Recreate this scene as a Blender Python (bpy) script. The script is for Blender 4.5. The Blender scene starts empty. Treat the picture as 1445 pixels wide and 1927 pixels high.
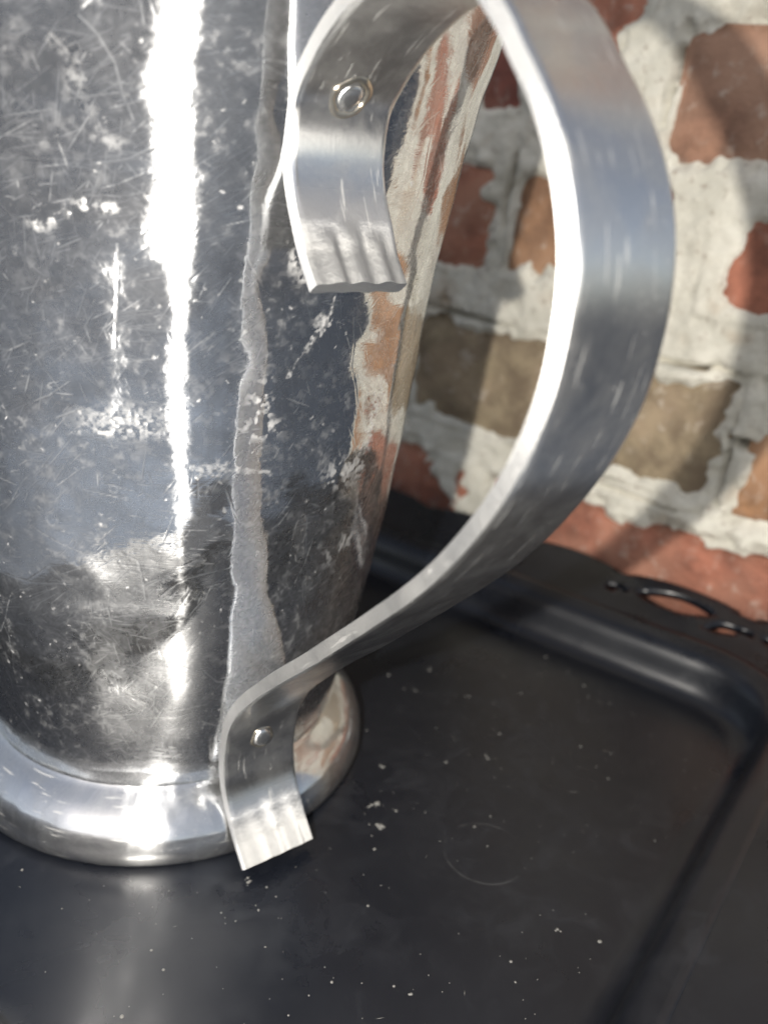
import bpy, bmesh, math, random
import numpy as np
from mathutils import Vector, Matrix, noise as mn

random.seed(7)
rng = np.random.default_rng(7)
S = 0.06                                   # one modelling unit = the jug's foot radius = 60 mm
sc = bpy.context.scene
COL = sc.collection

# ------------------------------------------------------------------ camera
CAM = np.array([0.0, -3.8335, 2.8027])
yaw, pitch, roll = 0.26681, 0.38414, -0.098546
fw = np.array([math.sin(yaw)*math.cos(pitch), math.cos(yaw)*math.cos(pitch), -math.sin(pitch)])
rt = np.array([math.cos(yaw), -math.sin(yaw), 0.0]); up = np.cross(rt, fw)
r2 = math.cos(roll)*rt - math.sin(roll)*up; u2 = math.cos(roll)*up + math.sin(roll)*rt
cd = bpy.data.cameras.new('camera'); cam = bpy.data.objects.new('camera', cd); COL.objects.link(cam)
M = Matrix.Identity(4)
for i in range(3):
    M[i][0] = r2[i]; M[i][1] = u2[i]; M[i][2] = -fw[i]; M[i][3] = CAM[i]*S
cam.matrix_world = M
cd.sensor_fit = 'HORIZONTAL'; cd.sensor_width = 36.0; cd.lens = 36.0*1616.8/1445.0
cd.clip_start = 0.005; cd.clip_end = 200.0
cd.dof.use_dof = True; cd.dof.focus_distance = 2.95*S; cd.dof.aperture_fstop = 16.0
sc.camera = cam

# ------------------------------------------------------------------ world and light
world = bpy.data.worlds.new('World'); sc.world = world; world.use_nodes = True
nt = world.node_tree; nt.nodes.clear()
wo = nt.nodes.new('ShaderNodeOutputWorld'); bg = nt.nodes.new('ShaderNodeBackground'); sky = nt.nodes.new('ShaderNodeTexSky')
sky.sky_type = 'NISHITA'; sky.sun_disc = False; sky.sun_elevation = math.radians(38); sky.sun_rotation = math.radians(215)
sky.air_density = 1.0; sky.dust_density = 1.6; sky.ozone_density = 1.0
bg.inputs['Strength'].default_value = 0.11
hs = nt.nodes.new('ShaderNodeHueSaturation'); hs.inputs['Saturation'].default_value = 0.55      # thin high cloud
nt.links.new(sky.outputs[0], hs.inputs['Color']); nt.links.new(hs.outputs[0], bg.inputs['Color']); nt.links.new(bg.outputs[0], wo.inputs['Surface'])

# the phone's own torch, a little to the left of its lens: it throws the handle's shadow on the bricks
fl = bpy.data.lights.new('phone_torch', 'POINT'); fl.energy = 5.2; fl.color = (1.0, 0.945, 0.86); fl.shadow_soft_size = 0.03*S
flo = bpy.data.objects.new('phone_torch', fl); COL.objects.link(flo); flo.location = Vector((-0.75, -3.88, 2.82))*S

vs = sc.view_settings
vs.view_transform = 'Standard'; vs.look = 'None'; vs.gamma = 1.0; vs.exposure = 0.12; vs.use_curve_mapping = False
sc.cycles.use_denoising = True
sc.cycles.max_bounces = 7; sc.cycles.glossy_bounces = 6; sc.cycles.diffuse_bounces = 3; sc.cycles.use_adaptive_sampling = True; sc.cycles.adaptive_threshold = 0.02; sc.cycles.sample_clamp_indirect = 6.0
sc.cycles.blur_glossy = 0.3

# ------------------------------------------------------------------ helpers
def tag(o, label=None, cat=None, group=None, kind=None):
    if label: o['label'] = label
    if cat: o['category'] = cat
    if group: o['group'] = group
    if kind: o['kind'] = kind
    return o

def empty(name, loc=(0, 0, 0)):
    o = bpy.data.objects.new(name, None); o.empty_display_size = 0.02; o.location = loc; COL.objects.link(o); return o

def mesh_obj(name, V, F, mat, parent=None, smooth=True, uv=None, loc=None):
    me = bpy.data.meshes.new(name)
    me.from_pydata([tuple(v) for v in np.asarray(V, float)*S], [], [tuple(int(i) for i in f) for f in F])
    if uv is not None:
        lay = me.uv_layers.new(name='uv')
        idx = np.zeros(len(me.loops), dtype=np.int32); me.loops.foreach_get('vertex_index', idx)
        lay.data.foreach_set('uv', np.asarray(uv, dtype=np.float32)[idx].ravel())
    me.update()
    if smooth:
        me.polygons.foreach_set('use_smooth', [True]*len(me.polygons))
    me.materials.append(mat)
    o = bpy.data.objects.new(name, me); COL.objects.link(o)
    if parent: o.parent = parent
    return o

def grid_faces(n, m, wrap_m=False, off=0, flip=False):
    F = []
    mm = m if wrap_m else m-1
    for i in range(n-1):
        for j in range(mm):
            a = i*m+j; b = i*m+(j+1) % m; c = (i+1)*m+(j+1) % m; d = (i+1)*m+j
            F.append((a+off, d+off, c+off, b+off) if flip else (a+off, b+off, c+off, d+off))
    return F

def vnoise(P, scale, octaves=3, seed=0.0):
    """vectorised smooth value noise, roughly -1..1; P is (N,3) or (N,2)"""
    P = np.asarray(P, float)
    if P.shape[1] == 2: P = np.column_stack([P, np.zeros(len(P))])
    out = np.zeros(len(P)); amp = 1.0; tot = 0.0; f = scale
    for o in range(octaves):
        Q = P*f + seed + 17.3*o + 31.7
        I = np.floor(Q).astype(np.int64); T = Q-I; T = T*T*T*(T*(T*6-15)+10)
        acc = np.zeros(len(P))
        for dx in (0, 1):
            for dy in (0, 1):
                for dz in (0, 1):
                    h = (I[:, 0]+dx)*374761393 + (I[:, 1]+dy)*668265263 + (I[:, 2]+dz)*2147483647
                    h = (h ^ (h >> 13))*1274126177; h = (h ^ (h >> 16)) & 0xffffff
                    wgt = (T[:, 0] if dx else 1-T[:, 0])*(T[:, 1] if dy else 1-T[:, 1])*(T[:, 2] if dz else 1-T[:, 2])
                    acc += wgt*(h/float(0xffffff)*2-1)
        out += amp*acc; tot += amp; amp *= 0.5; f *= 2.03
    return out/tot*1.5

def spline(P, n):
    """Catmull-Rom through P, resampled to n points equal in length"""
    P = np.asarray(P, float); Q = np.vstack([2*P[0]-P[1], P, 2*P[-1]-P[-2]]); out = []
    for i in range(1, len(Q)-2):
        t = np.linspace(0, 1, 24, endpoint=False)[:, None]
        a, b, c, d = Q[i-1], Q[i], Q[i+1], Q[i+2]
        out.append(0.5*((2*b)+(c-a)*t+(2*a-5*b+4*c-d)*t**2+(-a+3*b-3*c+d)*t**3))
    out = np.vstack(out+[P[-1:]])
    for _ in range(3):
        k = out.copy(); k[1:-1] = (out[:-2]+2*out[1:-1]+out[2:])/4
        for _2 in range(6): k[1:-1] = (k[:-2]+2*k[1:-1]+k[2:])/4
        out = k
    L = np.concatenate([[0], np.cumsum(np.hypot(*np.diff(out, axis=0).T))])
    t = np.linspace(0, L[-1], n)
    return np.stack([np.interp(t, L, out[:, 0]), np.interp(t, L, out[:, 1])], -1), t

# ------------------------------------------------------------------ materials
class NT:
    def __init__(s, name):
        s.m = bpy.data.materials.new(name); s.m.use_nodes = True; s.t = s.m.node_tree
        s.b = s.t.nodes['Principled BSDF']; s.out = s.t.nodes['Material Output']
    def n(s, typ, **kw):
        nd = s.t.nodes.new(typ)
        for k, v in kw.items(): setattr(nd, k, v)
        return nd
    def l(s, a, b): s.t.links.new(a, b)
    def val(s, sock, v):
        if hasattr(v, 'is_linked') or isinstance(v, bpy.types.NodeSocket): s.l(v, sock)
        else: sock.default_value = v
    def math(s, op, a, b=None, c=None, clamp=False):
        nd = s.n('ShaderNodeMath', operation=op, use_clamp=clamp); s.val(nd.inputs[0], a)
        if b is not None: s.val(nd.inputs[1], b)
        if c is not None: s.val(nd.inputs[2], c)
        return nd.outputs[0]
    def uv(s): return s.n('ShaderNodeUVMap', uv_map='uv').outputs[0]
    def obj(s): return s.n('ShaderNodeTexCoord').outputs['Object']
    def mapping(s, vec, scale=(1, 1, 1), rot=(0, 0, 0), loc=(0, 0, 0)):
        nd = s.n('ShaderNodeMapping'); s.l(vec, nd.inputs[0])
        nd.inputs['Scale'].default_value = scale; nd.inputs['Rotation'].default_value = rot; nd.inputs['Location'].default_value = loc
        return nd.outputs[0]
    def noise(s, vec, scale, detail=4, rough=0.55, dist=0.0, out=0):
        nd = s.n('ShaderNodeTexNoise'); s.l(vec, nd.inputs['Vector']); nd.inputs['Scale'].default_value = scale
        nd.inputs['Detail'].default_value = detail; nd.inputs['Roughness'].default_value = rough; nd.inputs['Distortion'].default_value = dist
        return nd.outputs[out]
    def vor(s, vec, scale, feature='F1', out='Distance', rand=1.0):
        nd = s.n('ShaderNodeTexVoronoi', feature=feature); s.l(vec, nd.inputs['Vector']); nd.inputs['Scale'].default_value = scale
        nd.inputs['Randomness'].default_value = rand
        return nd.outputs[out]
    def ramp(s, v, a, b, lo=0.0, hi=1.0, smooth=True):
        nd = s.n('ShaderNodeMapRange', interpolation_type='SMOOTHSTEP' if smooth else 'LINEAR'); s.val(nd.inputs['Value'], v)
        nd.inputs['From Min'].default_value = a; nd.inputs['From Max'].default_value = b
        nd.inputs['To Min'].default_value = lo; nd.inputs['To Max'].default_value = hi
        return nd.outputs[0]
    def mix(s, f, a, b):
        nd = s.n('ShaderNodeMix', data_type='RGBA'); s.val(nd.inputs[0], f)
        for k, v in ((6, a), (7, b)):
            if isinstance(v, bpy.types.NodeSocket): s.l(v, nd.inputs[k])
            else: nd.inputs[k].default_value = tuple(v)+((1,) if len(v) == 3 else ())
        return nd.outputs[2]
    def bump(s, h, strength, dist, normal=None):
        nd = s.n('ShaderNodeBump'); s.l(h, nd.inputs['Height']); nd.inputs['Strength'].default_value = strength; nd.inputs['Distance'].default_value = dist
        if normal is not None: s.l(normal, nd.inputs['Normal'])
        return nd.outputs[0]
    def set(s, **kw):
        for k, v in kw.items():
            sock = s.b.inputs[k.replace('_', ' ')]
            if isinstance(v, bpy.types.NodeSocket): s.l(v, sock)
            else: sock.default_value = v

def metal_pair(k, col, r_mirror, r_haze, fac, nrm=None, aniso=0.6):
    """polished metal seen between its scratches: a sharp lobe and a wide brushed lobe"""
    a = k.n('ShaderNodeBsdfAnisotropic', distribution='BECKMANN'); c = k.n('ShaderNodeBsdfAnisotropic', distribution='BECKMANN')
    tg = k.n('ShaderNodeTangent', direction_type='UV_MAP', uv_map='uv')
    for nd, r in ((a, r_mirror), (c, r_haze)):
        k.val(nd.inputs['Color'], col); k.val(nd.inputs['Roughness'], r)
        if nrm is not None: k.l(nrm, nd.inputs['Normal'])
    c.inputs['Anisotropy'].default_value = aniso; c.inputs['Rotation'].default_value = 0.0; k.l(tg.outputs[0], c.inputs['Tangent'])
    mx = k.n('ShaderNodeMixShader'); k.val(mx.inputs[0], fac); k.l(a.outputs[0], mx.inputs[1]); k.l(c.outputs[0], mx.inputs[2])
    return mx.outputs[0]

def body_material(name):
    k = NT(name); uv = k.uv()
    at = k.n('ShaderNodeAttribute', attribute_name='wear'); sp = k.n('ShaderNodeSeparateColor'); k.l(at.outputs['Color'], sp.inputs[0])
    dep, scr, haze = sp.outputs[0], sp.outputs[1], sp.outputs[2]
    br = k.noise(k.mapping(uv, (5, 260, 1)), 1.0, 2, 0.6)
    col = k.mix(haze, (0.77, 0.78, 0.79), (0.66, 0.67, 0.69))
    fac = k.math('ADD', k.math('MULTIPLY_ADD', haze, 0.50, 0.09), k.math('MULTIPLY', scr, 0.45), clamp=True)
    nrm = k.bump(br, 0.35, 0.00002)
    metal = metal_pair(k, col, k.math('MULTIPLY_ADD', haze, 0.05, 0.04), k.math('MULTIPLY_ADD', haze, 0.06, 0.31), fac, nrm, 0.70)
    d = k.n('ShaderNodeBsdfPrincipled'); d.inputs['Base Color'].default_value = (0.42, 0.42, 0.42, 1); d.inputs['Roughness'].default_value = 0.5
    mx = k.n('ShaderNodeMixShader'); k.l(dep, mx.inputs[0]); k.l(metal, mx.inputs[1]); k.l(d.outputs[0], mx.inputs[2]); k.l(mx.outputs[0], k.out.inputs['Surface'])
    return k.m

def strap_material(name, r1, r2, dirt, film=0.06, tint=(1, 1, 1)):
    k = NT(name); uv = k.uv()
    n1 = k.noise(uv, 6.0, 5, 0.65, 0.4); n2 = k.noise(uv, 60.0, 4, 0.7)
    br = k.noise(k.mapping(uv, (4, 120, 1)), 1.0, 2, 0.6)
    at = k.n('ShaderNodeAttribute', attribute_name='wear'); sp = k.n('ShaderNodeSeparateColor'); k.l(at.outputs['Color'], sp.inputs[0])
    col = k.mix(k.ramp(n1, 0.35, 0.7), tuple(a*b for a, b in zip((0.80, 0.805, 0.81), tint)), tuple(a*b for a, b in zip((0.63, 0.635, 0.64), tint)))
    col = k.mix(k.math('MULTIPLY', k.math('SUBTRACT', sp.outputs[0], sp.outputs[1], clamp=True), 0.85), col, (0.26, 0.258, 0.25))
    dep = k.math('MULTIPLY', k.math('MULTIPLY', k.ramp(n2, 0.58, 0.74), k.ramp(n1, 0.40, 0.62)), dirt)
    tip = k.math('MAXIMUM', k.math('MULTIPLY', sp.outputs[0], k.ramp(n2, 0.25, 0.7, 0.3, 0.9)), sp.outputs[1])
    hl = k.math('MULTIPLY', k.ramp(k.noise(k.mapping(uv, (5, 75, 1), (0, 0, 0.35)), 1.0, 2, 0.5), 0.63, 0.67), k.ramp(n1, 0.38, 0.55))
    dep = k.math('MAXIMUM', k.math('MAXIMUM', dep, k.math('MULTIPLY', hl, 0.38)), k.math('MULTIPLY', tip, k.ramp(n1, 0.3, 0.7, 0.12, 0.24)), clamp=True)
    dep = k.math('MAXIMUM', dep, k.ramp(n1, 0.3, 0.7, film*0.5, film*1.6))
    nrm = k.bump(k.math('ADD', k.math('MULTIPLY', br, 0.5), k.math('MULTIPLY', n2, k.math('MULTIPLY_ADD', sp.outputs[0], 5.0, 0.7))), 0.4, 0.00005)
    fac = k.math('ADD', k.ramp(n1, 0.35, 0.7, 0.30, 0.62), sp.outputs[0], clamp=True)
    metal = metal_pair(k, col, k.math('MULTIPLY_ADD', sp.outputs[0], 0.2, r1), k.math('ADD', k.math('MULTIPLY', sp.outputs[0], 0.34), k.math('MULTIPLY_ADD', sp.outputs[1], 0.08, r2)), fac, nrm, 0.55)
    d = k.n('ShaderNodeBsdfPrincipled'); d.inputs['Base Color'].default_value = (0.44, 0.437, 0.425, 1); d.inputs['Roughness'].default_value = 0.6
    mx = k.n('ShaderNodeMixShader'); k.l(dep, mx.inputs[0]); k.l(metal, mx.inputs[1]); k.l(d.outputs[0], mx.inputs[2]); k.l(mx.outputs[0], k.out.inputs['Surface'])
    return k.m

MAT_BODY = body_material('worn_polished_aluminium')
MAT_FOOT = strap_material('worn_aluminium_foot', 0.12, 0.36, 0.8, 0.05)
MAT_STRAP = strap_material('brushed_aluminium_strap', 0.24, 0.44, 0.8, 0.07)
MAT_RIVET = strap_material('rivet_aluminium', 0.26, 0.45, 0.8, 0.06)

def tray_material():
    k = NT('black_lacquer'); P = k.obj()
    sm = k.noise(P, 22.0, 4, 0.6, 0.6)
    dust = k.math('MULTIPLY', k.ramp(k.noise(P, 75.0, 5, 0.75, 0.8), 0.42, 0.75), k.ramp(k.noise(P, 14.0, 3), 0.35, 0.65))
    col = k.mix(k.math('MULTIPLY', dust, 0.5), (0.0045, 0.0055, 0.0085), (0.020, 0.022, 0.027))
    # dried glass ring left on the lacquer
    vm = k.n('ShaderNodeVectorMath', operation='SUBTRACT'); k.l(P, vm.inputs[0]); vm.inputs[1].default_value = RINGPOS
    vm2 = k.n('ShaderNodeVectorMath', operation='MULTIPLY'); k.l(vm.outputs[0], vm2.inputs[0]); vm2.inputs[1].default_value = (1, 1, 0)
    ln = k.n('ShaderNodeVectorMath', operation='LENGTH'); k.l(vm2.outputs[0], ln.inputs[0])
    rg = k.ramp(k.math('ABSOLUTE', k.math('SUBTRACT', ln.outputs['Value'], 0.182*S)), 0, 0.010*S, 1, 0)
    rg = k.math('MULTIPLY', rg, k.ramp(k.noise(P, 90.0, 3, 0.6), 0.42, 0.62))
    col = k.mix(k.math('MULTIPLY', rg, 0.12), col, (0.16, 0.16, 0.16))
    ro = k.math('ADD', k.ramp(sm, 0.3, 0.7, 0.24, 0.40), k.math('MULTIPLY', dust, 0.12))
    k.set(Base_Color=col, Roughness=ro, Normal=k.bump(k.noise(P, 260.0, 2), 0.2, 0.00006)); k.b.inputs['Specular IOR Level'].default_value = 0.5
    return k.m

def brick_material():
    k = NT('old_brick'); P = k.obj(); oi = k.n('ShaderNodeObjectInfo')
    n1 = k.noise(P, 60.0, 4, 0.65, 0.3); n2 = k.noise(P, 160.0, 5, 0.7); n3 = k.noise(P, 26.0, 2, 0.5)
    dark = k.mix(0.55, oi.outputs['Color'], (0.06, 0.035, 0.028)); light = k.mix(0.28, oi.outputs['Color'], (0.52, 0.36, 0.26))
    c = k.mix(k.ramp(n1, 0.35, 0.7), dark, oi.outputs['Color']); c = k.mix(k.ramp(n3, 0.45, 0.75), c, light)
    # lime bloom left in the pores
    bl = k.math('MULTIPLY', k.ramp(n2, 0.54, 0.68), k.ramp(n3, 0.35, 0.6))
    c = k.mix(k.math('MULTIPLY', bl, 0.4), c, (0.55, 0.50, 0.43))
    h = n2
    k.set(Base_Color=c, Roughness=0.88, Normal=k.bump(h, 0.9, 0.0016)); k.b.inputs['Specular IOR Level'].default_value = 0.25
    return k.m

def mortar_material():
    k = NT('lime_mortar'); P = k.obj()
    n1 = k.noise(P, 45.0, 4, 0.65); n2 = k.noise(P, 300.0, 3, 0.7); n3 = k.noise(P, 18.0, 3, 0.6, 0.5)
    c = k.mix(k.ramp(n1, 0.35, 0.7), (0.46, 0.445, 0.385), (0.61, 0.59, 0.52)); c = k.mix(k.ramp(n3, 0.55, 0.72), c, (0.42, 0.35, 0.27))
    c = k.mix(k.math('MULTIPLY', k.ramp(n2, 0.58, 0.70), 0.6), c, (0.25, 0.20, 0.16))
    k.set(Base_Color=c, Roughness=0.92, Normal=k.bump(k.math('ADD', n2, k.math('MULTIPLY', n1, 1.5)), 0.7, 0.0010)); k.b.inputs['Specular IOR Level'].default_value = 0.2
    return k.m

def simple(name, col, rough, sp=0.4, nscale=None):
    k = NT(name)
    if nscale:
        P = k.obj(); n = k.noise(P, nscale, 6, 0.65)
        c = k.mix(k.ramp(n, 0.3, 0.7), [x*0.65 for x in col], [min(1, x*1.3) for x in col]); k.set(Base_Color=c, Roughness=rough, Normal=k.bump(n, 0.4, 0.002))
    else: k.set(Base_Color=tuple(col)+(1,), Roughness=rough)
    k.b.inputs['Specular IOR Level'].default_value = sp
    return k.m

# ------------------------------------------------------------------ setting: ground under the tray
MAT_GROUND = simple('dark_paving', (0.060, 0.073, 0.096), 0.85, 0.3, 30.0)
g = mesh_obj('ground', [(-300, -300, -0.09), (300, -300, -0.09), (300, 300, -0.09), (-300, 300, -0.09)], [(0, 1, 2, 3)], MAT_GROUND, smooth=False)
tag(g, kind='structure')

# ------------------------------------------------------------------ brick wall
WD = math.radians(-55); WE = np.array([math.cos(WD), math.sin(WD), 0]); WN = np.array([-math.sin(WD), math.cos(WD), 0]); WDIST = 3.12
def wall_pt(a, z, h): return WN*(WDIST) + np.outer(np.asarray(a), WE) + np.outer(np.asarray(z), [0, 0, 1]) - np.outer(np.asarray(h), WN)
KW = 1.033
def wa(a): return 3.14+(a-3.14)*KW
def wz(z): return 2.8027+(z-2.8027)*KW
RED = (0.31, 0.125, 0.082); DRED = (0.24, 0.085, 0.065); BRN = (0.29, 0.165, 0.095); OLV = (0.235, 0.19, 0.125); ORG = (0.33, 0.18, 0.095); PNK = (0.33, 0.185, 0.125)
bricks = []      # a0, a1, z0, z1, colour, cover
def course(z0, z1, cuts, specs):
    for i in range(len(cuts)-1):
        c, cov = specs[i] if i < len(specs) else (random.choice([RED, BRN, PNK, DRED]), random.uniform(0.0, 0.12))
        bricks.append((wa(cuts[i]+0.06), wa(cuts[i+1]-0.06), wz(z0), wz(z1), c, cov))
def run(z0, z1, left, right, specs):
    """fixed bricks between the cuts in `left..right`, random ones on either side"""
    lc = []; x = left[0]
    while x > -8: x -= random.choice([1.7, 2.6, 1.7]); lc.append(x)
    rc = []; x = left[-1]
    while x < 3.0: x += random.choice([1.7, 2.6]); rc.append(min(x, 3.4))
    lc = lc[::-1]
    course(z0, z1, lc+[left[0]], [(random.choice([RED, BRN, BRN, DRED]), random.uniform(-0.06, 0.0)) for _ in lc])
    course(z0, z1, left, specs)
    course(z0, z1, [left[-1]]+rc, [(random.choice([RED, BRN, PNK, ORG]), random.uniform(0.0, 0.1)) for _ in rc])
run(6.5, 7.3, [-1.2, 0.6, 2.4], None, [(RED, .05), (BRN, .05)])
run(5.4, 6.2, [-2.0, 0.2, 1.9], None, [(BRN, .05), (RED, .05)])
run(4.3, 5.1, [-1.0, 1.1, 2.7], None, [(PNK, .05), (BRN, .05)])
run(3.16, 4.0, [-2.4, -0.72, -0.22, 0.56], None, [(BRN, .1), (DRED, .02), (RED, .06)])
bricks = [b for b in bricks if not (b[2] < wz(3.3) and b[3] > wz(3.5) and b[0] > wa(0.5))]
course(2.96, 3.68, [0.64, 2.3, 3.4], [(PNK, -.06), (BRN, .05)])
run(2.14, 2.90, [-1.0, -0.36, 1.03, 2.9], None, [(RED, .0), (BRN, .04), (RED, .07)])
run(1.0, 1.81, [-2.9, -1.1, 1.54, 3.3], None, [(BRN, .06), (OLV, -.02), (ORG, .0)])
run(-0.12, 0.80, [-1.4, -0.2, 2.6], None, [(RED, .07), (RED, -.06)])
run(-1.0, -0.4, [-1.9, 0.8, 2.6], None, [(RED, .05), (BRN, .02)])

wall = empty('brick_wall', tuple(WN*WDIST*S))
tag(wall, 'old red and brown brick wall smeared with cream lime mortar behind the tray', 'wall')
MAT_BRICK = brick_material(); MAT_MORTAR = mortar_material()
for i, (a0, a1, z0, z1, c, cov) in enumerate(bricks):
    na, nz = 20, 9
    A, Z = np.meshgrid(np.linspace(a0, a1, na), np.linspace(z0, z1, nz), indexing='ij'); A = A.ravel(); Z = Z.ravel()
    ed = np.minimum(np.minimum(A-a0, a1-A), np.minimum(Z-z0, z1-Z))
    H = 0.012+0.020*vnoise(np.column_stack([A, Z]), 2.6, 3, i*3.1) + 0.006*rng.normal() - 0.06*np.exp(-ed/0.05)
    A2 = A+0.02*vnoise(np.column_stack([A, Z]), 3, 2, i*5+50); Z2 = Z+0.02*vnoise(np.column_stack([A, Z]), 3, 2, i*7+90)
    V = wall_pt(A2, Z2, H); n0 = len(V)
    F = grid_faces(na, nz)
    # sides going back into the wall
    rim = [j for j in range(nz)]+[ii*nz+nz-1 for ii in range(1, na)]+[(na-1)*nz+j for j in range(nz-2, -1, -1)]+[ii*nz for ii in range(na-2, 0, -1)]
    B = V[rim]+WN*0.8; V = np.vstack([V, B]); m = len(rim)
    for j in range(m): F.append((rim[j], rim[(j+1) % m], n0+(j+1) % m, n0+j))
    V = V-WN*WDIST
    o = mesh_obj('brick', V, F, MAT_BRICK, wall)
    jit = 1.08+0.10*rng.normal()
    o.color = (c[0]*jit, c[1]*jit, c[2]*jit, 1)

# mortar: one lumpy sheet that fills the joints and laps over the brick edges
# extra lime patches (a, z, ra, rz, amount): thick smears with a shape of their own
PATCH = [(0.36, 3.30, .34, .30, .30), (-0.64, 2.42, .12, .10, .16), (-0.50, 2.70, .07, .07, .14), (-0.30, 2.45, .06, .30, .10), (0.75, 2.45, .50, .34, .26), (1.12, 2.78, .22, .12, .2),
         (-0.55, 2.06, .55, .10, .10), (0.45, 2.05, .6, .12, .10), (-0.85, 1.12, .18, .16, .20), (-0.62, 0.95, .30, .12, .16), (-0.20, 0.86, .45, .14, .16), (-0.55, .62, .10, .16, .16), (-0.80, .60, .14, .12, .12), (-.35, .40, .16, .10, .12),
         (1.62, 0.84, .3, .10, .10), (0.05, 3.45, .2, .25, .1), (-0.55, 3.08, .4, .10, .10), (1.55, 2.3, .12, .4, .08), (1.53, 1.45, .07, .2, .10), (2.05, 2.5, .4, .3, .2), (1.7, 3.8, .6, .12, .1)]
da = 0.028
ga = np.arange(-8.2, 8.2, 0.05); gz = np.arange(-1.4, 7.6, 0.05)
ga = np.concatenate([np.arange(-8.2, -2.4, 0.07), np.arange(-2.4, 3.0, 0.02), np.arange(3.0, 3.45, 0.05)])
gz = np.concatenate([np.arange(-1.4, -0.1, 0.06), np.arange(-0.1, 4.4, 0.02), np.arange(4.4, 7.6, 0.06)])
A, Z = np.meshgrid(ga, gz, indexing='ij'); shp = A.shape; A = A.ravel(); Z = Z.ravel(); PZ = np.column_stack([A, Z])
din = np.full(len(A), -1.0); cover = np.zeros(len(A))
wob1 = vnoise(PZ, 3.0, 4, 3.3); wob2 = vnoise(PZ, 9.0, 3, 13.3); wob3 = vnoise(PZ, 1.1, 2, 23.3)
for (a0, a1, z0, z1, c, cov) in bricks:
    d = np.minimum(np.minimum(A-a0, a1-A), np.minimum(Z-z0, z1-Z)); k = d > din
    din[k] = d[k]; cover[k] = cov
for (pa, pz, ra, rz, am) in PATCH:
    cover += am*np.exp(-(((A-wa(pa))/ra)**2+((Z-wz(pz))/rz)**2)**1.5)
wob4 = vnoise(PZ, 26.0, 2, 43.3)
cov_t = cover-0.03+0.10*wob1+0.05*wob2+0.022*wob4+0.05*wob3
H = np.where(din < 0, -0.01+0.015*wob1, 0.0) + 0.035 + 0.012*wob2 - np.clip((din-cov_t), 0, 1)*0.55
H = np.where(din < 0, H-0.06*np.clip(0.35+wob3+0.6*wob1-0.65, 0, 1), H)
HOLES = [(-0.30, 2.84, .022, .10), (-0.33, 2.62, .016, .12), (1.57, 1.46, .07, .028), (-0.93, 0.50, .05, .10), (0.70, 3.45, .022, .09), (0.66, 3.28, .02, .10), (1.10, 1.84, .30, .012), (-0.55, 1.84, .30, .014), (1.49, 1.30, .012, .25), (0.95, 0.93, .35, .010)]
H = np.clip(H, -0.14, 0.09)
for (pa, pz, ra, rz) in HOLES:
    H = H-0.30*np.exp(-(((A-wa(pa)+0.02*wob2)/ra)**2+((Z-wz(pz)+0.02*wob1)/rz)**2)**1.2)
H = H+0.006*vnoise(PZ, 24, 2, 5.5)
V = wall_pt(A, Z, H)-WN*WDIST
mo = mesh_obj('mortar', V, grid_faces(shp[0], shp[1]), MAT_MORTAR, wall)
mo['label'] = 'cream lime mortar lapping over the brick edges'

# ------------------------------------------------------------------ serving tray
TA = math.radians(-49.0); E1 = np.array([math.cos(TA), math.sin(TA), 0]); E2 = np.array([-math.sin(TA), math.cos(TA), 0])   # E2 points at the wall
TS0, TS1, TT0, TT1, TR = -2.9, 2.38, -1.42, 2.15, 0.34
def tray_xy(s, t): return np.outer(np.asarray(s), E1)+np.outer(np.asarray(t), E2)
def rr_path(step):
    """rounded rectangle of the tray floor: (s, t, ns, nt, length) going round, start at the middle of the wall side"""
    pts = []
    def seg(p, q, n):
        L = math.hypot(q[0]-p[0], q[1]-p[1]); c = max(2, int(L/step))
        for i in range(c): f = i/c; pts.append((p[0]+(q[0]-p[0])*f, p[1]+(q[1]-p[1])*f, n[0], n[1]))
    def arc(cx, cy, a0, a1):
        c = 26
        for i in range(c):
            a = a0+(a1-a0)*i/c; pts.append((cx+TR*math.cos(a), cy+TR*math.sin(a), math.cos(a), math.sin(a)))
    sm = 0.0; h = math.pi/2
    seg((sm, TT1), (TS1-TR, TT1), (0, 1)); arc(TS1-TR, TT1-TR, h, 0)
    seg((TS1, TT1-TR), (TS1, TT0+TR), (1, 0)); arc(TS1-TR, TT0+TR, 0, -h)
    seg((TS1-TR, TT0), (TS0+TR, TT0), (0, -1)); arc(TS0+TR, TT0+TR, -h, -2*h)
    seg((TS0, TT0+TR), (TS0, TT1-TR), (-1, 0)); arc(TS0+TR, TT1-TR, 2*h, h)
    seg((TS0+TR, TT1), (sm, TT1), (0, 1))
    P = np.array(pts); Q = P[:, :2]+0.4*P[:, 2:]; D = np.hypot(*(np.roll(Q, -1, 0)-Q).T)
    return P, np.concatenate([[0], np.cumsum(D)[:-1]])
# cross-section of basin: floor, fillet, leaning side, roll into the rim
prof = [(-0.02, 0.0), (0.02, 0.003), (0.055, 0.012), (0.085, 0.03), (0.105, 0.055), (0.118, 0.085), (0.127, 0.12), (0.135, 0.16), (0.145, 0.195), (0.16, 0.222), (0.185, 0.245), (0.22, 0.262), (0.26, 0.278), (0.30, 0.295)]
PB, LB = rr_path(0.06)
tray = empty('serving_tray', (0, 0, -0.085*S)); tag(tray, 'black lacquered tray with scalloped openwork rim under the jug', 'tray')
TOFF = np.array([0, 0, 0.085])
def atz(px, py):
    d = fw+((px-722.5)/1616.8)*r2-((py-963.5)/1616.8)*u2; t = -CAM[2]/d[2]; return CAM+t*d
RP = (1.369, -1.09)       # glass ring on the floor of the tray
RINGPOS = (RP[0]*S, RP[1]*S, 0)
MAT_TRAY = tray_material()
n = len(PB); V = []; 
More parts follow.
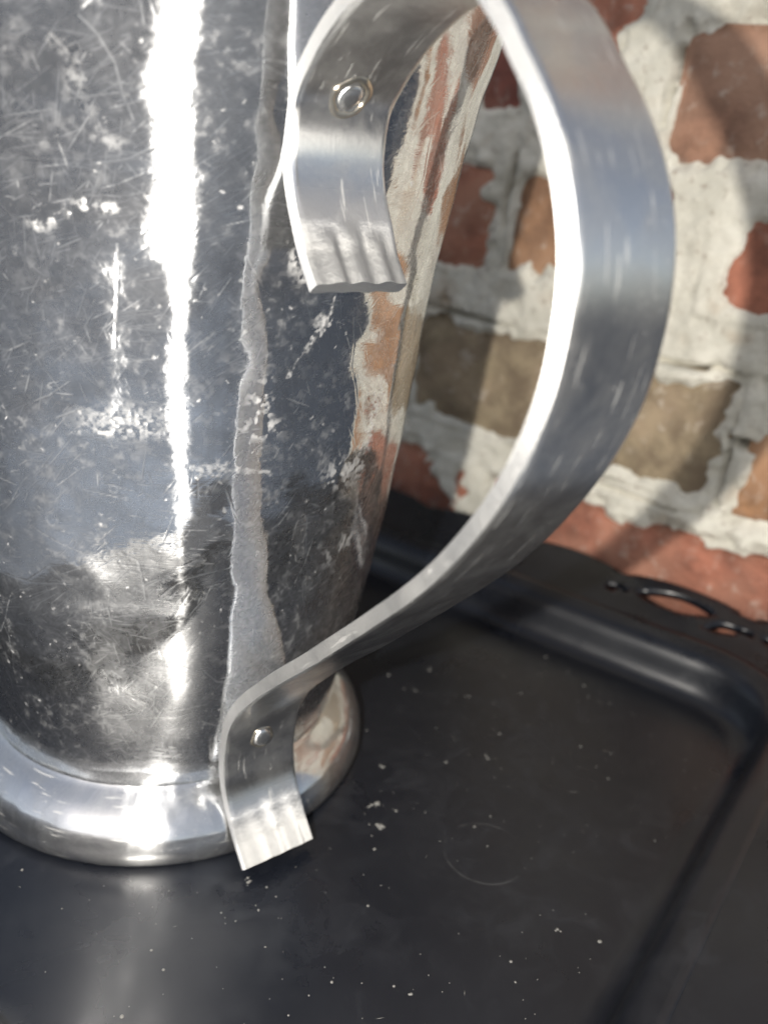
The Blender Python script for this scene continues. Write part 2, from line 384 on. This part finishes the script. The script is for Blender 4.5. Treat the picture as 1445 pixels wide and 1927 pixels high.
for (u, z) in prof: V.append(np.column_stack([tray_xy(PB[:, 0]+PB[:, 2]*u, PB[:, 1]+PB[:, 3]*u)[:, :2], np.full(n, z)]))
for (u, z) in prof[::-1]:
    V.append(np.column_stack([tray_xy(PB[:, 0]+PB[:, 2]*(u+0.035), PB[:, 1]+PB[:, 3]*(u+0.035))[:, :2], np.full(n, z-0.05 if z > 0.01 else -0.06)]))
V = np.vstack(V); F = grid_faces(2*len(prof), n, True)
c0 = len(V); V = np.vstack([V, [[*tray_xy([0], [0])[0][:2], 0.0]], [[*tray_xy([0], [0])[0][:2], -0.06]]])
F += [(c0, (j+1) % n, j) for j in range(n)]
lastr = (2*len(prof)-1)*n
F += [(c0+1, lastr+j, lastr+(j+1) % n) for j in range(n)]
F = [tuple(reversed(f)) for f in F]
mesh_obj('basin', V+TOFF, F, MAT_TRAY, tray)

# rim: openwork band with scalloped outer edge and leaf-shaped holes
PR, LR = rr_path(0.03)
LTOT = LR[-1]+0.03; npitch = round(LTOT/0.80); PITCH = LTOT/npitch; L0 = 1.34
nu = 36; U = np.linspace(0.285, 0.78, nu)
Lg, Ug = np.meshgrid(LR, U, indexing='ij')
def rimf(L, U):
    ph = ((L-L0)/PITCH) % 1.0; x = (ph-0.5)*PITCH
    edge = 0.60+0.085*np.sqrt(np.clip(np.sin(np.pi*ph), 0, 1))-0.03*np.exp(-((ph-0.5)/0.12)**2)*0
    f = edge-U
    def leaf(cx, cu, hl, hh, rot):
        dx = x-cx; du = U-cu; xr = dx*math.cos(rot)+du*math.sin(rot); ur = -dx*math.sin(rot)+du*math.cos(rot)
        q = np.clip(1-(xr/hl)**2, 0, None)
        return np.where(np.abs(xr) < hl, np.abs(ur)-hh*q, np.hypot(np.abs(xr)-hl, ur))
    f0 = f
    f = np.minimum(f, leaf(0.0, 0.53, 0.26, 0.085, 0.08))
    f = np.minimum(f, leaf(0.33, 0.46, 0.11, 0.045, 0.5))
    f = np.minimum(f, leaf(-0.34, 0.50, 0.05, 0.026, -0.5))
    return np.where((L > 1.3) & (L < 3.9), f, f0)
hstep = 0.014
f = rimf(Lg, Ug); e = 1e-3
gl = (rimf(Lg+e, Ug)-rimf(Lg-e, Ug))/(2*e); gu = (rimf(Lg, Ug+e)-rimf(Lg, Ug-e))/(2*e); g2 = gl**2+gu**2+1e-6
near = np.abs(f) < 0.02
stepL = np.where(near, np.clip(-f*gl/g2, -0.02, 0.02), 0); Ug2 = np.where(near, np.clip(Ug-f*gu/g2, 0.285, 0.77), Ug)
pos = np.stack([PR[:, None, 0]+PR[:, None, 2]*Ug2-stepL*PR[:, None, 3]*-1.0, PR[:, None, 1]+PR[:, None, 3]*Ug2-stepL*PR[:, None, 2]], -1)
zt = 0.2915+(Ug2-0.30)*0.34
N1 = len(LR)
XY = tray_xy(pos[..., 0].ravel(), pos[..., 1].ravel())
top = np.column_stack([XY[:, :2], zt.ravel()]); bot = top-[0, 0, 0.045]
keep = {}
F = []; edges = {}
fin = f.ravel() > -0.0075
for i in range(N1):
    i2 = (i+1) % N1
    for j in range(nu-1):
        q = (i*nu+j, i2*nu+j, i2*nu+j+1, i*nu+j+1)
        if fin[q[0]] and fin[q[1]] and fin[q[2]] and fin[q[3]]:
            F.append(q)
            for a, b in ((0, 1), (1, 2), (2, 3), (3, 0)):
                kk = (q[a], q[b]); edges[kk] = edges.get(kk, 0)+1
nT = len(top); FF = [tuple(reversed(q)) for q in F]+[tuple(x+nT for x in q) for q in F]
for (a, b) in edges:
    if (b, a) not in edges: FF.append((a, b, b+nT, a+nT))
used = sorted({x for q in FF for x in q}); mp = {x: i for i, x in enumerate(used)}
Vr = np.vstack([top, bot])[used]
ro = mesh_obj('openwork_rim', Vr+TOFF, [tuple(mp[x] for x in q) for q in FF], MAT_TRAY, tray)

# ------------------------------------------------------------------ the jug
jug = empty('aluminium_jug', (0, 0, 0.001*S)); tag(jug, 'worn polished aluminium jug with riveted strap handle on the black tray', 'jug')
Q0, Q1, Q2, Q3 = 0.7446, 0.27877, -0.05563, 0.04119
def bodyr(z): return Q0+Q1*z+Q2*z*z+Q3*np.maximum(z-1.5, 0)**3
ZB = 0.283
zz = np.concatenate([np.linspace(ZB, 3.42, 780), np.linspace(3.44, 3.58, 10)]); NO = len(zz)
lip = [(bodyr(3.58)+0.03*math.sin(a), 3.58+0.032*(1-math.cos(a))) for a in np.linspace(0.5, math.pi+0.6, 9)]
zi = np.linspace(3.55, 0.35, 30)
pr = np.vstack([np.column_stack([bodyr(zz), zz]), lip, np.column_stack([bodyr(zi)-0.03, zi]), [[0.0005, 0.35]]])
TH0, TH1 = math.radians(-146), math.radians(-8)
th = np.concatenate([np.linspace(TH0, TH1, 780), np.linspace(TH1, TH0+2*math.pi, 110)[1:-1]]); ND = 780
NR, NT_ = len(pr), len(th)
# wear painted on the outer skin: crust (dep), scratches (scr), dull film (haze)
dep = np.zeros((NR, NT_)); scr = np.zeros((NR, NT_)); haze = np.zeros((NR, NT_))
gx = th[:ND]; gy = zz
GX, GY = np.meshgrid(gx, gy); GP = np.column_stack([GX.ravel()*1.05, GY.ravel()])
def fbm(scale, oc, seed, sx=1.0): return vnoise(GP*[sx, 1], scale, oc, seed).reshape(GX.shape)
f_big = fbm(1.7, 5, 2.0); f_mid = fbm(5.0, 5, 8.0); f_fine = fbm(28.0, 4, 15.0); f_grit = fbm(75.0, 2, 33.0)
def brush(arr, pts, width, amt, rag=0.0, fade=True):
    """a stroke through pts (theta in degrees, z) with a soft edge"""
    P = np.array([(math.radians(a), z) for a, z in pts])
    for k_ in range(len(P)-1):
        a, b = P[k_], P[k_+1]; wpad = width*2.5
        i0, i1 = np.searchsorted(gx, [min(a[0], b[0])-wpad, max(a[0], b[0])+wpad]); j0, j1 = np.searchsorted(gy, [min(a[1], b[1])-wpad, max(a[1], b[1])+wpad])
        if i1 <= i0 or j1 <= j0: continue
        X = GX[j0:j1, i0:i1]; Y = GY[j0:j1, i0:i1]; d = b-a; L2 = (d*d).sum()+1e-12
        t = np.clip(((X-a[0])*d[0]+(Y-a[1])*d[1])/L2, 0, 1)
        r = np.hypot(X-a[0]-t*d[0], Y-a[1]-t*d[1])
        if rag: r = r+rag*width*f_fine[j0:j1, i0:i1]
        v = amt*np.clip(1.4-r/width, 0, 1)
        if fade and len(P) == 2: v = v*np.clip(4*t*(1-t)+0.25, 0, 1)
        sub = arr[j0:j1, i0:i1]; np.maximum(sub, v, out=sub)
def ring(c, ra, rz, amt, fill, wob=0.18):
    a = math.radians(c[0]); pad = 1.6
    i0, i1 = np.searchsorted(gx, [a-ra*pad, a+ra*pad]); j0, j1 = np.searchsorted(gy, [c[1]-rz*pad, c[1]+rz*pad])
    if i1 <= i0 or j1 <= j0: return
    q = np.hypot((GX[j0:j1, i0:i1]-a)/ra, (GY[j0:j1, i0:i1]-c[1])/rz)+wob*f_mid[j0:j1, i0:i1]+0.06*f_fine[j0:j1, i0:i1]
    wr = 0.0045/min(ra, rz)
    v = np.maximum(amt*np.exp(-((q-1)/wr)**2), fill*np.clip((1-q)*6, 0, 1)*(0.6+0.4*f_fine[j0:j1, i0:i1]))
    sub = dep[j0:j1, i0:i1]; np.maximum(sub, np.clip(v, 0, 1), out=sub)
def cloud(c, ra, rz, amt, arr=None, grit=1.0, thr=0.1, rot=0.0):
    arr = dep if arr is None else arr
    a = math.radians(c[0]); X = (GX-a)*math.cos(rot)+(GY-c[1])*math.sin(rot); Y = -(GX-a)*math.sin(rot)+(GY-c[1])*math.cos(rot)
    w_ = np.exp(-((X/ra)**2+(Y/rz)**2)**1.5)
    v = amt*w_*np.clip((f_mid*0.5+f_fine*grit+0.35*f_grit-thr)*2.2, 0, 1); arr[:NO, :ND] = np.maximum(arr[:NO, :ND], v)
DV = dep[:NO, :ND]; SV = scr[:NO, :ND]; HV = haze[:NO, :ND]
HV[:] = np.clip(0.34+0.22*f_big+0.16*f_mid+0.22*f_fine+0.15*f_grit, 0, 1)
HV[:] = np.clip(HV+0.22*np.exp(-((np.degrees(GX)+125)/14)**2), 0, 1)
DV[:] = 0.10*np.clip(f_mid*0.5+f_fine*0.9-0.35, 0, 1)+0.04+0.05*np.clip(f_big+0.3*f_mid, 0, 1)+0.10*np.clip((f_fine+0.7*f_grit-0.3)*2, 0, 1)*np.clip(0.5+f_mid, 0, 1)
# marks that can be picked out one by one
ring((-97.4, 1.960), 0.100, 0.050, 0.50, 0.50, 0.6); cloud((-97.0, 1.955), 0.13, 0.06, 0.8, None, 0.6, -0.6); cloud((-101, 1.915), 0.09, 0.02, 0.9, None, 1.2, 0.0)
brush(scr, [(-97.2, 2.513), (-97.6, 2.36), (-98.3, 2.203)], 0.0045, 1.0, 0, False); brush(dep, [(-97.2, 2.513), (-97.6, 2.36), (-98.3, 2.203)], 0.003, 0.55, 0, False)
for c in ((-103.5, 2.591), (-101.9, 2.615), (-98.3, 2.615), (-108.3, 2.553), (-105.9, 2.572), (-104.6, 2.55)): cloud(c, 0.030, 0.024, 0.85, None, 1.8, 0.05)
brush(dep, [(-104, 3.02), (-101.5, 3.004), (-100.7, 2.907), (-98.4, 2.788), (-97.6, 2.77)], 0.008, 0.22, 2.6, False); cloud((-97.8, 2.79), 0.05, 0.03, 0.35, None, 1.5, 0.2); cloud((-101, 2.93), 0.035, 0.12, 0.3, None, 1.8, 0.2)
cloud((-70.0, 2.50), 0.030, 0.05, 1.0, None, 1.3, -0.35); cloud((-68.3, 2.455), 0.024, 0.03, 1.0, None, 1.3, -0.35)
cloud((-74.2, 2.02), 0.045, 0.10, 0.9, None, 1.9, 0.1); cloud((-73.4, 1.94), 0.07, 0.04, 0.9, None, 1.9, 0.1)
brush(dep, [(-61.3, 2.40), (-61.7, 2.33), (-62.5, 2.29), (-65.0, 2.235), (-68.0, 2.17), (-69.3, 2.13)], 0.007, 0.75, 3.0, False); cloud((-62.3, 2.30), 0.05, 0.03, 1.0, None, 1.8, 0.0)
brush(dep, [(-40.5, 2.10), (-44.0, 1.998), (-45.2, 1.90), (-46.2, 1.81), (-49, 1.74)], 0.014, 0.6, 2.0, False); brush(dep, [(-44.2, 1.99), (-46.2, 1.80)], 0.022, 0.5, 1.5, False)
cloud((-51.5, 1.715), 0.12, 0.075, 0.75, None, 1.6, 0.05); cloud((-46.5, 1.75), 0.05, 0.09, 0.8, None, 1.5, 0.0)
cloud((-47, 1.385), 0.15, 0.06, 0.6, None, 1.6, 0.05, 0.35); cloud((-42, 1.41), 0.07, 0.05, 0.5, None, 1.6, 0.0)
brush(dep, [(-89.5, 1.808), (-82, 1.80), (-78, 1.795)], 0.016, 0.5, 1.8, False); brush(dep, [(-76, 1.792), (-71.5, 1.778)], 0.010, 0.6, 1.8, False)
for c, r_ in (((-62.4, 1.504), (0.026, 0.060)), ((-48.7, 1.016), (0.042, 0.055)), ((-47.6, 0.825), (0.04, 0.06)), ((-61.6, 1.40), (0.018, 0.03)), ((-67.4, 1.117), (0.03, 0.025)), ((-72.1, 1.85), (0.034, 0.026)), ((-58, 1.23), (0.025, 0.045)), ((-71, 1.02), (0.06, 0.075)), ((-66, .80), (0.05, 0.07)), ((-85, 1.45), (0.03, .02)), ((-84, 1.30), (.022, .016))):
    ring(c, r_[0], r_[1], 0.22, 0.13, 0.3)
R_ = random.Random(21)
for _ in range(26):
    rr_ = 0.008+0.030*R_.random()**2.5; ring((R_.uniform(-140, -30), R_.uniform(0.4, 3.3)), rr_, rr_*R_.uniform(0.8, 1.6), R_.uniform(0.05, 0.22), R_.uniform(0, 0.10))
# grit and fine spots
for _ in range(1500):
    c = (R_.uniform(-144, -20), R_.uniform(0.32, 3.38)); w_ = 0.0022+0.0055*R_.random()**5
    brush(dep, [c, (c[0]+R_.uniform(-.5, .5), c[1]+R_.uniform(-.008, .008))], w_, 0.14+0.8*R_.random()**2.6, 0, False)
# bundles of scratches, denser on the side nearest the lens
for _ in range(620):
    c = (R_.choice([R_.uniform(-144, -70), R_.uniform(-118, -82), R_.uniform(-70, -25)]), R_.uniform(0.4, 3.35)); ang = R_.gauss(0.45, 0.5) if R_.random() < 0.6 else R_.uniform(-1.6, 1.6)
    spread = R_.uniform(0.02, 0.11); nl = R_.randint(3, 16); ln = 0.02+0.11*R_.random()**1.8
    for _k in range(nl):
        x0 = math.radians(c[0])+R_.gauss(0, spread); y0 = c[1]+R_.gauss(0, spread); a_ = ang+R_.gauss(0, 0.16); l_ = ln*R_.uniform(0.4, 1.5)
        p2 = (math.degrees(x0+l_*math.cos(a_)), y0+l_*math.sin(a_)); st = R_.random()
        brush(scr, [(math.degrees(x0), y0), p2], 0.0024, 0.12+0.7*st**2)
        if st > 0.90: brush(dep, [(math.degrees(x0), y0), p2], 0.0018, 0.10+2.5*(st-0.90))
for _ in range(46):
    x0 = R_.uniform(-143, -30); y0 = R_.uniform(0.5, 3.3); a_ = R_.uniform(-1.6, 1.6); P_ = [(x0, y0)]
    for _k in range(R_.randint(2, 4)):
        a_ += R_.gauss(0, 0.25); l_ = R_.uniform(0.04, 0.10); P_.append((P_[-1][0]+math.degrees(l_*math.cos(a_)), P_[-1][1]+l_*math.sin(a_)))
    brush(scr, P_, 0.003, 0.8, 0, False); brush(dep, P_, 0.0022, 0.4*R_.random()**2, 0, False)
DV *= 0.60*np.where(DV > 0.16, np.clip(0.72+0.9*f_grit+0.35*f_fine, 0.12, 1.25), 1.0); np.clip(DV, 0, 1, out=DV)
RI, TH = np.meshgrid(np.arange(NR), th, indexing='ij'); T = TH.ravel(); RR = pr[RI.ravel(), 0].copy(); ZZ = pr[RI.ravel(), 1]
pn = np.column_stack([np.cos(T), np.sin(T), ZZ])
lop = 0.034*np.sin(6.2*(T+math.radians(89)))*np.exp(-((T+math.radians(89))/0.42)**2)
dent = lop+0.0042*vnoise(pn, 2.1, 2, 4.4)+0.0027*vnoise(pn*[1, 1, 0.8], 4.4, 2, 9.9)+0.0021*vnoise(pn, 8.0, 1, 39.9)+0.00030*vnoise(pn, 14.0, 2, 19.9)
isout = RI.ravel() < NO-1
skin = np.zeros((NR, NT_)); skin[:NO, :ND] = 0.0008*DV*(0.5+f_grit)-0.0003*SV+0.00007*f_fine+0.00002*f_grit
dent = dent*np.clip(0.5+0.5*(ZZ-0.55)/0.7, 0.5, 1)
RR += np.where(isout, (dent+skin.ravel())*np.clip((ZZ-ZB)/0.08, 0, 1)*np.clip((3.58-ZZ)/0.1, 0, 1), 0)
V = np.column_stack([RR*np.cos(T), RR*np.sin(T), ZZ-0.001])
def fast_grid(name, V, nr, nc, mat, parent, uv, wear=None):
    i, j = np.meshgrid(np.arange(nr-1), np.arange(nc), indexing='ij'); j2 = (j+1) % nc
    Fq = np.stack([i*nc+j, i*nc+j2, (i+1)*nc+j2, (i+1)*nc+j], -1).reshape(-1, 4).astype(np.int32)
    me = bpy.data.meshes.new(name); me.vertices.add(len(V)); me.vertices.foreach_set('co', (V*S).astype(np.float32).ravel())
    me.loops.add(Fq.size); me.loops.foreach_set('vertex_index', Fq.ravel()); me.polygons.add(len(Fq))
    me.polygons.foreach_set('loop_start', np.arange(0, Fq.size, 4, dtype=np.int32)); me.polygons.foreach_set('use_smooth', np.ones(len(Fq), bool))
    me.update(calc_edges=True)
    lay = me.uv_layers.new(name='uv'); lay.data.foreach_set('uv', uv.astype(np.float32)[Fq.ravel()].ravel())
    if wear is not None:
        at = me.attributes.new('wear', 'FLOAT_COLOR', 'POINT'); at.data.foreach_set('color', wear.astype(np.float32).ravel())
    me.materials.append(mat); o = bpy.data.objects.new(name, me); COL.objects.link(o); o.parent = parent; return o
arc = np.concatenate([[0], np.cumsum(np.hypot(*np.diff(pr, axis=0).T))])
fast_grid('body', V, NR, NT_, MAT_BODY, jug, np.column_stack([T, arc[RI.ravel()]]), np.stack([dep, scr, haze, np.ones_like(dep)], -1).reshape(-1, 4))
# foot: a rolled ring
fp, _ = spline([(0.795, 0.31), (0.824, 0.276), (0.862, 0.254), (0.905, 0.228), (0.945, 0.192), (0.977, 0.148), (0.995, 0.10), (1.0, 0.055), (0.992, 0.018), (0.972, 0.0), (0.93, 0.004), (0.88, 0.03), (0.6, 0.05), (0.3, 0.05), (0.01, 0.05)], 90)
nf = 320; th = np.linspace(-math.pi*1.5, math.pi*0.5, nf, endpoint=False)
R, TH = np.meshgrid(np.arange(len(fp)), th, indexing='ij'); RR = fp[R.ravel(), 0]; ZZ = fp[R.ravel(), 1]; T = TH.ravel()
pn = np.column_stack([np.cos(T), np.sin(T), ZZ]); dn = (0.003*vnoise(pn, 3.0, 2, 1.2)+0.0012*vnoise(pn, 9.0, 2, 6.2)+0.0004*vnoise(pn, 30.0, 2, 7.7))*np.clip((ZZ-0.03)/0.05, 0, 1)
V = np.column_stack([(RR+dn)*np.cos(T), (RR+dn)*np.sin(T), ZZ+dn*0.6-0.001])
mesh_obj('foot_ring', V, grid_faces(len(fp), nf, True, flip=True), MAT_FOOT, jug, uv=np.column_stack([T, R.ravel()*0.012]))

# handle: a flat strap bent into a loop, both ends splayed and pressed into three flutes
PHI = -1.15366; HO = np.array([math.cos(PHI), math.sin(PHI), 0]); HW = np.array([-math.sin(PHI), math.cos(PHI), 0]); WID = 0.3324; THK = 0.058
ctr = [(1.388, 2.455), (1.312, 2.553), (1.252, 2.655), (1.219, 2.735), (1.203, 2.815), (1.207, 2.905), (1.236, 2.985), (1.35, 3.105), (1.475, 3.185), (1.62, 3.24), (1.77, 3.25), (1.91, 3.19),
       (2.015, 3.105), (2.075, 3.04), (2.155, 2.955), (2.213, 2.875), (2.262, 2.785), (2.295, 2.695), (2.312, 2.605), (2.317, 2.50), (2.306, 2.375), (2.27, 2.24), (2.226, 2.135), (2.15, 2.0), (2.035, 1.835),
       (1.91, 1.692), (1.797, 1.577), (1.69, 1.468), (1.478, 1.257), (1.262, 1.05), (1.082, 0.862), (0.993, 0.75), (0.94, 0.65), (0.914, 0.54), (0.907, 0.42), (0.932, 0.30), (1.0, 0.18), (1.122, 0.048)]
NS = 420; cl, ts = spline(ctr, NS)
tg = np.gradient(cl, axis=0); tg /= np.hypot(*tg.T)[:, None]
nm = np.column_stack([tg[:, 1]*-1, tg[:, 0]])          # loop's outer side: left of travel (up, over, down)
NWD = 33; wv = np.linspace(-1, 1, NWD); TL = ts[-1]
def flutes(s, x, seed):
    d = s                                                  # distance from the tip
    r = np.zeros_like(x)
    for c, l0, hgt, wd in ((-0.52, 0.17, 0.016, 0.16), (0.0, 0.20, 0.019, 0.17), (0.54, 0.165, 0.015, 0.16)):
        c = c+0.04*seed; rmp = 0.05 if seed < 0 else 0.16; l0 = l0 if seed < 0 else l0+0.07
        prof_ = np.exp(-np.abs((x-c)/wd)**3.0)
        r += hgt*prof_*np.clip((l0-d)/rmp, 0, 1)**(0.7 if seed < 0 else 1.4)*(0.75+0.25*np.clip(1-d/l0, 0, 1))
    return r*(0.85+0.25*np.sin(x*9+seed*7))-0.010*np.clip((0.2-d)/0.1, 0, 1)
VO = []; VI = []; VN = []; VF = []; WEAR = []
for i in range(NS):
    s_up = ts[i]; s_lo = TL-ts[i]
    up_ = flutes(np.full(NWD, s_up), wv, -0.3) if s_up < 0.45 else np.zeros(NWD)
    lo_ = flutes(np.full(NWD, s_lo), wv, 0.4) if s_lo < 0.45 else np.zeros(NWD)
    hw = WID/2*(1+0.010*math.sin(ts[i]*3.1)+0.006*math.sin(ts[i]*11.0))
    chip = 0.0035+0.002*(1+mn.noise(Vector((ts[i]*9, 3.3, 0))))
    edge = np.where(np.abs(wv) > 0.999, chip, 0.0)
    # upper end: flutes rise on the side away from the jug (the loop's inner side); lower end: on the loop's outer side
    ho = THK/2+lo_-0.5*up_-edge; hi = THK/2+up_-0.5*lo_-edge
    def P3(x, h):
        q = cl[i]+nm[i]*h; return HO*q[0]+HW*x+np.array([0, 0, q[1]])
    VO.append([P3(wv[j]*hw, ho[j]) for j in range(NWD)]); VI.append([P3(wv[j]*hw, -hi[j]) for j in range(NWD)])
    hs = np.linspace(1, -1, 5)
    for lst, sg, jj in ((VN, -1, 0), (VF, 1, NWD-1)):
        a, b = ho[jj], -hi[jj]
        lst.append([P3(sg*(hw+0.0015*(1-h_*h_)), (a+b)/2+(a-b)/2*h_) for h_ in hs])
    tipw = max(np.clip((0.34-s_up)/0.22, 0, 1), np.clip((0.32-s_lo)/0.22, 0, 1)); WEAR.append(tipw)
sheets = [(np.array(VO), NWD, False), (np.array(VI), NWD, True), (np.array(VN), 5, True), (np.array(VF), 5, False)]
V = []; F = []; UVc = []; WR = []; WG = []; off = 0
for k_, (A_, nc, fl_) in enumerate(sheets):
    V.append(A_.reshape(-1, 3)); F += grid_faces(NS, nc, False, off, fl_); off += NS*nc
    for i in range(NS):
        for j in range(nc): UVc.append((ts[i], j*(WID/NWD)+k_*1.7)); WR.append(WEAR[i] if k_ < 2 else 0.8); WG.append(0.0 if k_ < 2 else 1.0)
caps = 0
for row in (0, NS-1):                                      # closed ends
    a = VO[row]; b = VI[row]; base = off
    V.append(np.array(a+b)); off += 2*NWD
    for j in range(NWD-1):
        q = (base+j, base+j+1, base+NWD+j+1, base+NWD+j); F.append(q if row else tuple(reversed(q)))
    UVc += [(ts[row]+5, j*0.01) for j in range(2*NWD)]; WR += [0.8]*(2*NWD); WG += [0.5]*(2*NWD)
V = np.vstack(V); UVc = np.array(UVc)
V = V+0.0016*np.column_stack([vnoise(V, 2.5, 2, 1.0), vnoise(V, 2.5, 2, 11.0), vnoise(V, 2.5, 2, 21.0)])
handle = mesh_obj('handle', V, F, MAT_STRAP, jug, uv=UVc)
at = handle.data.attributes.new('wear', 'FLOAT_COLOR', 'POINT'); WR = np.array(WR); at.data.foreach_set('color', np.column_stack([WR, WG, WG, np.ones(len(WR))]).astype(np.float32).ravel())
handle['label'] = 'flat bent strap handle with fluted claw ends'
# rivets
def on_strap(i, x, v, h, side):
    """point x across and v along the strap from station i, h above its face"""
    f_ = i+v/(TL/(NS-1)); k_ = int(np.clip(math.floor(f_), 0, NS-2)); t_ = f_-k_
    c = cl[k_]*(1-t_)+cl[k_+1]*t_; n_ = nm[k_]*(1-t_)+nm[k_+1]*t_; q = c+n_*side*(THK/2+h)
    return HO*q[0]+HW*x+np.array([0, 0, q[1]])
def rivet(i, side, rad, hgt):
    pts = []; uvv = []; na = 28; pf = [(0.35, hgt*0.99), (0.62, hgt*0.90), (0.83, hgt*0.62), (0.95, hgt*0.25), (1.0, -0.004)]
    for q, h in pf:
        for kx in range(na):
            a = 2*math.pi*kx/na; rr_ = rad*q*(1+0.10*math.sin(2*a+0.6)+0.05*math.sin(3*a)); dh = h*(1+0.12*math.sin(a+1.0)*q)
            pts.append(on_strap(i, rr_*math.cos(a)*0.9, rr_*1.1*math.sin(a), dh, side)); uvv.append((q*math.cos(a)*rad+9, q*math.sin(a)*rad))
    n0 = len(pts); pts.append(on_strap(i, 0, 0, hgt, side)); uvv.append((9, 0))
    F = grid_faces(len(pf), na, True)+[(n0, (j+1) % na, j) for j in range(na)]
    if side > 0: F = [tuple(reversed(f_)) for f_ in F]
    return mesh_obj('rivet', pts, F, MAT_RIVET, handle, uv=uvv)
iu = int(np.argmin(np.hypot(cl[:200, 0]-1.235, cl[:200, 1]-2.985))); il = int(np.argmin(np.hypot(cl[300:, 0]-0.915, cl[300:, 1]-0.545)))+300
def collar(i, side, rad, minor):
    na, nb = 40, 8; pts = []; uvv = []
    for a_ in range(na):
        a = 2*math.pi*a_/na; rr_ = rad*(1+0.07*math.sin(2*a+1.0)+0.03*math.sin(5*a)); mi = minor*(1+0.22*math.sin(2*a+0.4)+0.10*math.sin(7*a))
        for b_ in range(nb):
            b = 2*math.pi*b_/nb; q = rr_+mi*1.3*math.cos(b); pts.append(on_strap(i, q*math.cos(a)*0.9, q*1.12*math.sin(a), mi*0.75*math.sin(b), side)); uvv.append((a*0.06, b*0.01))
    F = grid_faces(na, nb, True); F += [((na-1)*nb+j, (na-1)*nb+(j+1) % nb, (j+1) % nb, j) for j in range(nb)]
    return mesh_obj('rivet_collar', pts, F, MAT_GRIME, handle, uv=uvv)
MAT_GRIME = strap_material('grimy_rivet_collar', 0.28, 0.45, 0.8, 0.06, (0.92, 0.80, 0.62))
rivet(iu, -1, 0.043, 0.012); collar(iu, -1, 0.060, 0.0085)['label'] = 'raised worn ring around the upper rivet head'
rivet(il, 1, 0.046, 0.017); collar(il, 1, 0.050, 0.004)

# ------------------------------------------------------------------ dust and dried droplets on the tray floor
def blob(rad, c, sq):
    V = []; na, nl = 8, 3
    for l in range(nl):
        p_ = l/nl*math.pi/2
        for kx in range(na): V.append((c[0]+rad*math.cos(p_)*math.cos(kx*2*math.pi/na)*sq, c[1]+rad*math.cos(p_)*math.sin(kx*2*math.pi/na), c[2]+rad*0.7*math.sin(p_)))
    V.append((c[0], c[1], c[2]+rad*0.7))
    F = grid_faces(nl, na, True)+[((nl-1)*na+j, (nl-1)*na+(j+1) % na, nl*na) for j in range(na)]
    return V, F
V = []; F = []
CRUMBS = [(1.046, -0.461, 0.012, 4), (1.604, -0.45, 0.012, 4), (0.949, -0.876, 0.014, 7), (0.325, -1.115, 0.010, 8), (0.864, -1.719, 0.010, 4), (0.835, -0.425, 0.008, 3), (1.529, -1.533, 0.010, 5), (2.019, -1.90, 0.012, 4), (1.682, 0.093, 0.008, 2), (0.95, -0.72, 0.02, 6)]
cnt = 0
while cnt < 560:
    s_ = random.uniform(TS0+0.1, TS1-0.05); t_ = random.uniform(TT0+0.05, TT1-0.05); X = tray_xy([s_], [t_])[0]
    if math.hypot(X[0], X[1]) < 1.03: continue
    dens = 0.35+0.65*(vnoise([[X[0], X[1]]], 1.4, 2, 2.0)[0] > -0.1)
    if random.random() > dens: continue
    rad = 0.0022+0.0065*random.random()**5
    v_, f_ = blob(rad, (X[0], X[1], 0.0005), random.uniform(0.8, 1.3)); b0 = len(V); V += v_; F += [tuple(i+b0 for i in q) for q in f_]; cnt += 1
def sliver(p, q, w):
    d = np.array(q)-np.array(p); nrm_ = np.array([-d[1], d[0]])/np.hypot(*d)*w; mid = (np.array(p)+np.array(q))/2
    return [(p[0], p[1], 0.001), (*(mid+nrm_), 0.001), (q[0], q[1], 0.001), (*(mid-nrm_), 0.001), (*mid, 0.001+w)], [(0, 1, 4), (1, 2, 4), (2, 3, 4), (3, 0, 4)]
for (cx, cy, rd, k_) in CRUMBS:
    for _ in range(k_):
        v_, f_ = blob(rd*random.uniform(0.2, 0.65), (cx+random.gauss(0, rd*0.9), cy+random.gauss(0, rd*0.9), 0.0005), random.uniform(0.5, 1.6)); b0 = len(V); V += v_; F += [tuple(i+b0 for i in q) for q in f_]
for _ in range(70):                                       # lint and hair scratches
    s_ = random.uniform(TS0+0.2, TS1-0.1); t_ = random.uniform(TT0+0.1, TT1-0.1); X = tray_xy([s_], [t_])[0]
    if math.hypot(X[0], X[1]) < 1.1: continue
    a_ = random.uniform(0, math.pi); l_ = 0.02+0.10*random.random()**2.5
    v_, f_ = sliver((X[0], X[1]), (X[0]+l_*math.cos(a_), X[1]+l_*math.sin(a_)), 0.0012); b0 = len(V); V += v_; F += [tuple(i+b0 for i in q) for q in f_]
MAT_DUST = simple('pale_dust', (0.13, 0.128, 0.12), 0.5)
du = mesh_obj('dust', np.array(V), F, MAT_DUST); tag(du, 'tiny pale dust specks and dried droplets scattered over the black tray', 'dust', kind='stuff')
